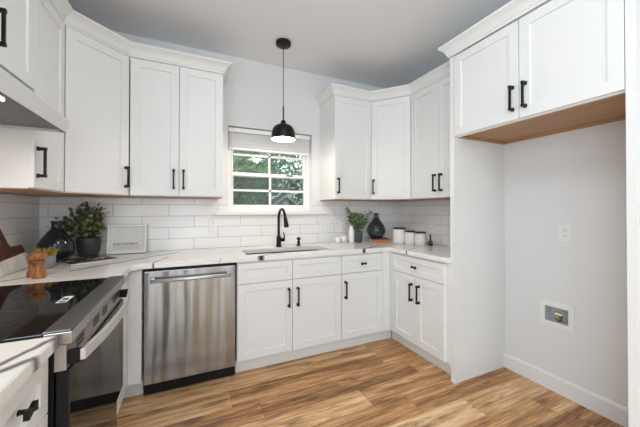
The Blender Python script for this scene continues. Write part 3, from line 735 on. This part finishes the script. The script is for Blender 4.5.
# cutting board, leaning on the left wall
cb = thing('cutting_board', 'walnut and white marble paddle board leaning on the left wall tiles', 'cutting board', (-3.240, -.612, ZT + .003), R90)
tilt = Matrix.Rotation(math.radians(-20), 4, 'X')
def slab(pts, y0, y1, b=.0):   # pts in x,z ; tilted back
    return tilt @ Matrix(((1, 0, 0, 0), (0, 0, -1, y1), (0, 1, 0, 0), (0, 0, 0, 1)))
x0, x1 = -.19, .165
MB().prism([(x0, 0), (x1, 0), (x1, .094), (x0, .070)], 0, .016, slab(None, 0, .016)).build('marble_slab', 'marble', cb)
arc = [(x1 - .02 + .02 * math.sin(a), .125 + .02 * math.cos(a)) for a in (PI / 2, PI / 3, PI / 6, 0)]
pt_ = [(x0, .0705), (x1, .0945)] + arc + [(.045, .145), (.034, .155), (.030, .175), (.028, .255), (.022, .268), (.0, .274), (-.022, .268), (-.028, .255), (-.030, .175), (-.034, .155), (-.045, .145), (x0 + .02, .145), (x0, .13)]
MB().prism(pt_, 0, .016, slab(None, 0, .016)).build('walnut_grip', 'walnut', cb)
# magazine
mg = thing('magazine', 'open magazine with a dark photo page lying on the counter before the plant', 'magazine', (-2.965, -.395, ZT), math.radians(36))
def page(sgn, z, nm, m_, dxy=0):
    vs = []; fs = []
    for k in range(7):
        x = sgn * .135 * k / 6; zz = z + .010 * math.sin(min(1, k / 3) * PI / 2) * (1 - k / 9)
        for y in (-.098, .098): vs += [(x, y, zz), (x, y, zz - .0035 if k else zz - .003)]
    for k in range(6):
        a_, c_ = k * 4, k * 4 + 4
        fs += [(a_, c_, c_ + 2, a_ + 2), (a_ + 1, a_ + 3, c_ + 3, c_ + 1), (a_, a_ + 1, c_ + 1, c_), (a_ + 2, c_ + 2, c_ + 3, a_ + 3)]
    fs += [(24, 25, 27, 26)]
    o_ = MB().add(vs, fs, True).build(nm, m_, mg); return o_
pgm = M['photo_page'] = mat('printed_photo_page', (.05, .045, .045), .35); g = N(pgm)
g.link(g.ramp(g.noise(g.new('ShaderNodeTexCoord').outputs['Object'], 22, 3), [(.50, (.02, .02, .022)), (.58, (.10, .07, .04)), (.64, (.55, .38, .18)), (.72, (.7, .6, .45))]), g.b.inputs['Base Color'])
MB().box(-.137, .137, -.1, .1, 0, .0015).build('cover', 'book_dark', mg)
MB().box(-.135, .135, -.099, .099, .0016, .009).build('page_block', 'paper', mg)
page(-1, .0135, 'photo_page', 'photo_page'); page(1, .0135, 'text_page', 'photo_page')
# framed sign
fs_ = thing('framed_sign', 'white framed print with a printed word leaning on the back wall tiles', 'framed sign', (-2.930, -.070, ZT), 0)
fs_.rotation_euler = (math.radians(-9), 0, 0)
FWi, FH, fw_ = .270, .232, .017
b = MB(); b.box(0, fw_, -.030, 0, 0, FH, .0015).box(FWi - fw_, FWi, -.030, 0, 0, FH, .0015).box(fw_, FWi - fw_, -.030, 0, 0, fw_, .0015).box(fw_, FWi - fw_, -.030, 0, FH - fw_, FH, .0015)
b.build('frame', 'ceram', fs_)
pp = MB().box(fw_, FWi - fw_, -.006, -.002, fw_, FH - fw_).build('print', 'paper', fs_)
def text(body, size, loc, mname, parent, name='lettering', sp=1.0):
    cu = bpy.data.curves.new('t', 'FONT'); cu.body = body; cu.size = size; cu.space_character = sp; cu.extrude = .0002; cu.offset = .0007; cu.resolution_u = 3
    to = bpy.data.objects.new('t', cu); COL.objects.link(to); dg = bpy.context.evaluated_depsgraph_get()
    me = bpy.data.meshes.new_from_object(to.evaluated_get(dg)); bpy.data.objects.remove(to)
    me.transform(Matrix.Translation(loc) @ Matrix.Rotation(PI / 2, 4, 'X')); me.materials.clear(); me.materials.append(M[mname])
    o_ = bpy.data.objects.new(name, me); COL.objects.link(o_); o_.parent = parent; return o_
text('anacreidean', .030, (.036, -.0065, .070), 'grey_ink', pp, 'lettering', 1.18)
tl = MB(); r_ = random.Random(2)
for k, (z, x1_) in enumerate(((.056, .235), (.046, .215), (.036, .205))):
    x = .036
    while x < x1_:
        l_ = r_.uniform(.006, .022); tl.box(x, min(x + l_, x1_), -.0066, -.0060, z, z + .0042); x += l_ + .004
tl.build('small_print', 'light_ink', pp)
# right corner: tray with bottle, cups, plant
ty = tag(MB().prism([(.150 * math.cos(a), .078 * math.sin(a)) for a in [2 * PI * i / 40 for i in range(40)]], 0, .012, b=.003).build('tray', 'ceram'), 'oval white tray holding the bottle and cups beside the sink', 'tray'); place(ty, (-.862, -.205, ZT), 0)
zt = ZT + .0125
bt = tag(MB().lathe([(.027, 0), (.030, .005), (.031, .105), (.028, .122), (.019, .142), (.0175, .168), (.020, .175), (.016, .177), (.012, .165)], seg=28).build('bottle', 'ceram'), 'tall white ceramic bottle on the oval tray', 'bottle'); place(bt, (-.768, -.215, zt))
for x, y, lb in ((-.938, -.222, 'left small pale cup on the oval tray'), (-.858, -.208, 'small pale cup on the oval tray next to the white bottle')):
    q = thing('cup', lb, 'cup', (x, y, zt), 0, 'cups on the tray')
    k_ = 1.2 if 'left' in lb else 1.42
    MB().lathe([(.016 * k_, 0), (.022 * k_, .004), (.025 * k_, .05 * k_), (.0225 * k_, .05 * k_), (.019 * k_, .008), (.0, .007)], seg=24).build('bowl', 'glaze', q)
    MB().tube([(-.024 * k_, 0, .012), (-.038 * k_, 0, .016), (-.040 * k_, 0, .034), (-.024 * k_, 0, .044)], .003, 8).build('handle', 'glaze', q)
p = thing('potted_eucalyptus', 'grey-green leafy sprigs in a dark grey pot behind the white bottle', 'potted plant', (-.630, -.130, ZT))
MB().lathe([(.036, 0), (.042, .004), (.047, .06), (.049, .118), (.045, .119), (.043, .105), (.0, .104)], seg=32).build('pot', 'pot_grey', p)
fl = MB(); stm = MB(); r_ = random.Random(12)
for tx, ty_, tz in ((-.155, -.02, .365), (-.11, -.05, .30), (-.06, -.04, .31), (-.02, -.05, .27), (.03, -.04, .29), (.14, -.03, .33), (.08, -.05, .25), (-.09, .02, .25), (.02, .03, .26), (-.13, -.04, .24), (-.03, -.07, .22), (.05, -.08, .22), (-.07, -.07, .23), (.0, .0, .30), (-.11, .0, .28)):
    st0 = Vector((tx * .12, ty_ * .2, .1)); top = Vector((tx, ty_, tz)); md_ = st0.lerp(top, .5) + Vector((-tx * .18, 0, .03))
    stm.tube([st0, md_, top], .0016, 5)
    for j in range(9):
        u = .25 + .75 * j / 8; c_ = st0.lerp(md_, u).lerp(md_.lerp(top, u), u); dr = (top - st0).normalized()
        for s_ in (-1, 1):
            sd2 = dr.cross(Vector((r_.uniform(-1, 1), -1, r_.uniform(-.5, .5)))).normalized() * s_
            leaf(fl, c_, sd2 + dr * .6, Vector((0, -1, .5)) + rv(r_) * .6, r_.uniform(.026, .038), r_.uniform(.018, .026))
fl.build('foliage', 'leaf_euc', p); stm.build('stems', 'stem', p)
# books and black vase
bk = thing('book', 'orange-spined book lying under the dark book and black vase', 'book', (-.40, -.165, ZT), math.radians(-4))
MB().box(-.105, .112, -.076, -.0745, .0, .026).box(-.105, .112, -.0745, .075, .0235, .026).box(-.105, .112, -.0745, .075, 0, .0025).build('cover', 'orange', bk)
MB().box(-.103, .110, -.074, .071, .003, .023).build('pages', 'paper', bk)
bk = thing('book', 'thin dark book lying on the orange book under the black vase', 'book', (-.41, -.16, ZT + .0265), math.radians(3))
MB().box(-.115, .115, -.072, .072, 0, .002).box(-.115, .115, -.072, .072, .010, .012).box(-.115, .115, -.072, -.070, .002, .010).build('cover', 'book_dark', bk)
MB().box(-.112, .112, -.0695, .069, .0025, .0095).build('pages', 'paper', bk)
v = thing('vase', 'smoky black teardrop glass vase standing on two books in the right corner', 'vase', (-.402, -.145, ZT + .039))
MB().lathe([(.045, 0), (.065, .006), (.092, .035), (.104, .072), (.102, .105), (.086, .145), (.060, .180), (.036, .210), (.025, .232), (.0235, .268), (.028, .276), (.026, .280), (.021, .272), (.021, .235)], seg=48).build('body', 'smoke', v)
# canisters
for (x, y, rad, hg, lb) in ((-.285, -.405, .071, .150, 'largest white canister with dark lid nearest the corner'), (-.250, -.530, .055, .125, 'middle white canister with dark lid of the three'), (-.215, -.641, .055, .120, 'white canister with dark lid beside the small brown bottle')):
    q = thing('canister', lb, 'canister', (x, y, ZT), 0, 'white canisters on the right counter')
    MB().lathe([(rad - .006, 0), (rad, .006), (rad + .001, hg * .5), (rad - .001, hg - .012), (rad - .008, hg)], seg=36).build('jar', 'ceram', q)
    MB().lathe([(rad - .010, hg + .0005), (rad - .003, hg + .002), (rad - .003, hg + .013), (rad - .006, hg + .015), (0, hg + .015)], seg=36).build('lid', 'lid', q)
    MB().box(-.018, .018, -.001, 0, -.0015, .0015, T=Matrix.Translation((-rad * .92, -rad * .42, hg * .55)) @ Matrix.Rotation(-math.radians(65), 4, 'Z')).build('label_mark', 'light_ink', q)
q = thing('small_bottle', 'small dark brown round bottle with thin neck right of the canisters', 'bottle', (-.160, -.718, ZT))
MB().lathe([(.014, 0), (.022, .006), (.025, .024), (.020, .042), (.009, .055), (.0075, .085), (.009, .088), (.009, .094)], seg=24).build('body', 'amber', q)
MB().lathe([(.0085, .0945), (.0085, .108), (.006, .112), (.0, .112)], seg=16).build('stopper', 'lid', q)

# ------------------------------------------------------------------ outside the window
gr = struct(MB().box(-14, 24, .5, 34, -.45, -.4).build('ground', 'grass'))
ROWS = [(-1.15, 7.0, 5.0, 1.25, 'green tree nearest the window at the left of the view'), (-.25, 10.4, 4.4, 1.0, 'green tree in the middle of the window view left of the shed'), (-2.7, 12, 6, 1.75, 'green tree at the far left of the window view'),
        (.9, 15, 7, 1.9, 'tall green tree behind the middle of the window view'), (4.9, 14.5, 6.5, 1.9, 'green tree behind the shed at the right of the window view'), (3.0, 20, 9, 2.9, 'tallest and furthest green tree in the window view')]
for i, (x, y, hg, rad, lb) in enumerate(ROWS):
    t_ = thing('tree', lb, 'tree', (x, y, -.4), 0, 'trees outside the window'); r_ = random.Random(i + 40)
    tk = MB(); tk.tube([(0, 0, 0), (.1, .05, hg * .3), (-.05, 0, hg * .55), (.1, 0, hg * .8)], [.11, .08, .06, .02], 8)
    for k in range(6):
        a = r_.uniform(0, 6.3); z = hg * r_.uniform(.25, .6)
        tk.tube([(0, 0, z), (math.cos(a) * rad * .4, math.sin(a) * rad * .4, z + hg * .12), (math.cos(a) * rad * .8, math.sin(a) * rad * .8, z + hg * .22)], [.04, .025, .008], 6)
    tk.build('trunk', 'bark', t_)
    fl = MB()
    for k in range(1500):
        v_ = rv(r_) * (r_.random() ** .4); q = Vector((v_.x * rad, v_.y * rad, hg * .58 + v_.z * hg * .45))
        if q.z < .15: q.z = .15 + r_.random() * .5
        leaf(fl, q, rv(r_), rv(r_, 0), rad * .13, rad * .09)
    fl.build('crown', 'tree', t_)
hs = thing('garden_shed', 'small grey gabled shed with white roof edges seen through the window', 'shed', (1.78, 10.2, -.4))
MB().prism([(-.55, 0), (.55, 0), (.55, 1.86), (0, 2.27), (-.55, 1.86)], 0, 1.6, Matrix(((1, 0, 0, 0), (0, 0, 1, 0), (0, 1, 0, 0), (0, 0, 0, 1)))).build('walls', 'siding', hs)
rf = MB(); tb = MB()
for s_ in (-1, 1):
    rf.add([(0, -.10, 2.35), (s_ * .72, -.10, 1.83), (s_ * .72, 1.7, 1.83), (0, 1.7, 2.35), (0, -.10, 2.30), (s_ * .72, -.10, 1.78), (s_ * .72, 1.7, 1.78), (0, 1.7, 2.30)], [(0, 1, 2, 3), (4, 7, 6, 5), (0, 4, 5, 1), (1, 5, 6, 2), (2, 6, 7, 3), (3, 7, 4, 0)])
    tb.add([(0, -.102, 2.37), (s_ * .74, -.102, 1.84), (s_ * .74, -.102, 1.75), (0, -.102, 2.28), (0, -.13, 2.37), (s_ * .74, -.13, 1.84), (s_ * .74, -.13, 1.75), (0, -.13, 2.28)], [(0, 1, 2, 3), (4, 7, 6, 5), (0, 4, 5, 1), (1, 5, 6, 2), (2, 6, 7, 3), (3, 7, 4, 0)])
rf.build('roof', 'shingle', hs); tb.build('roof_edge', 'trim', hs)
MB().box(-.10, .10, -.02, -.001, 1.86, 2.06).build('gable_vent', 'trim', hs)
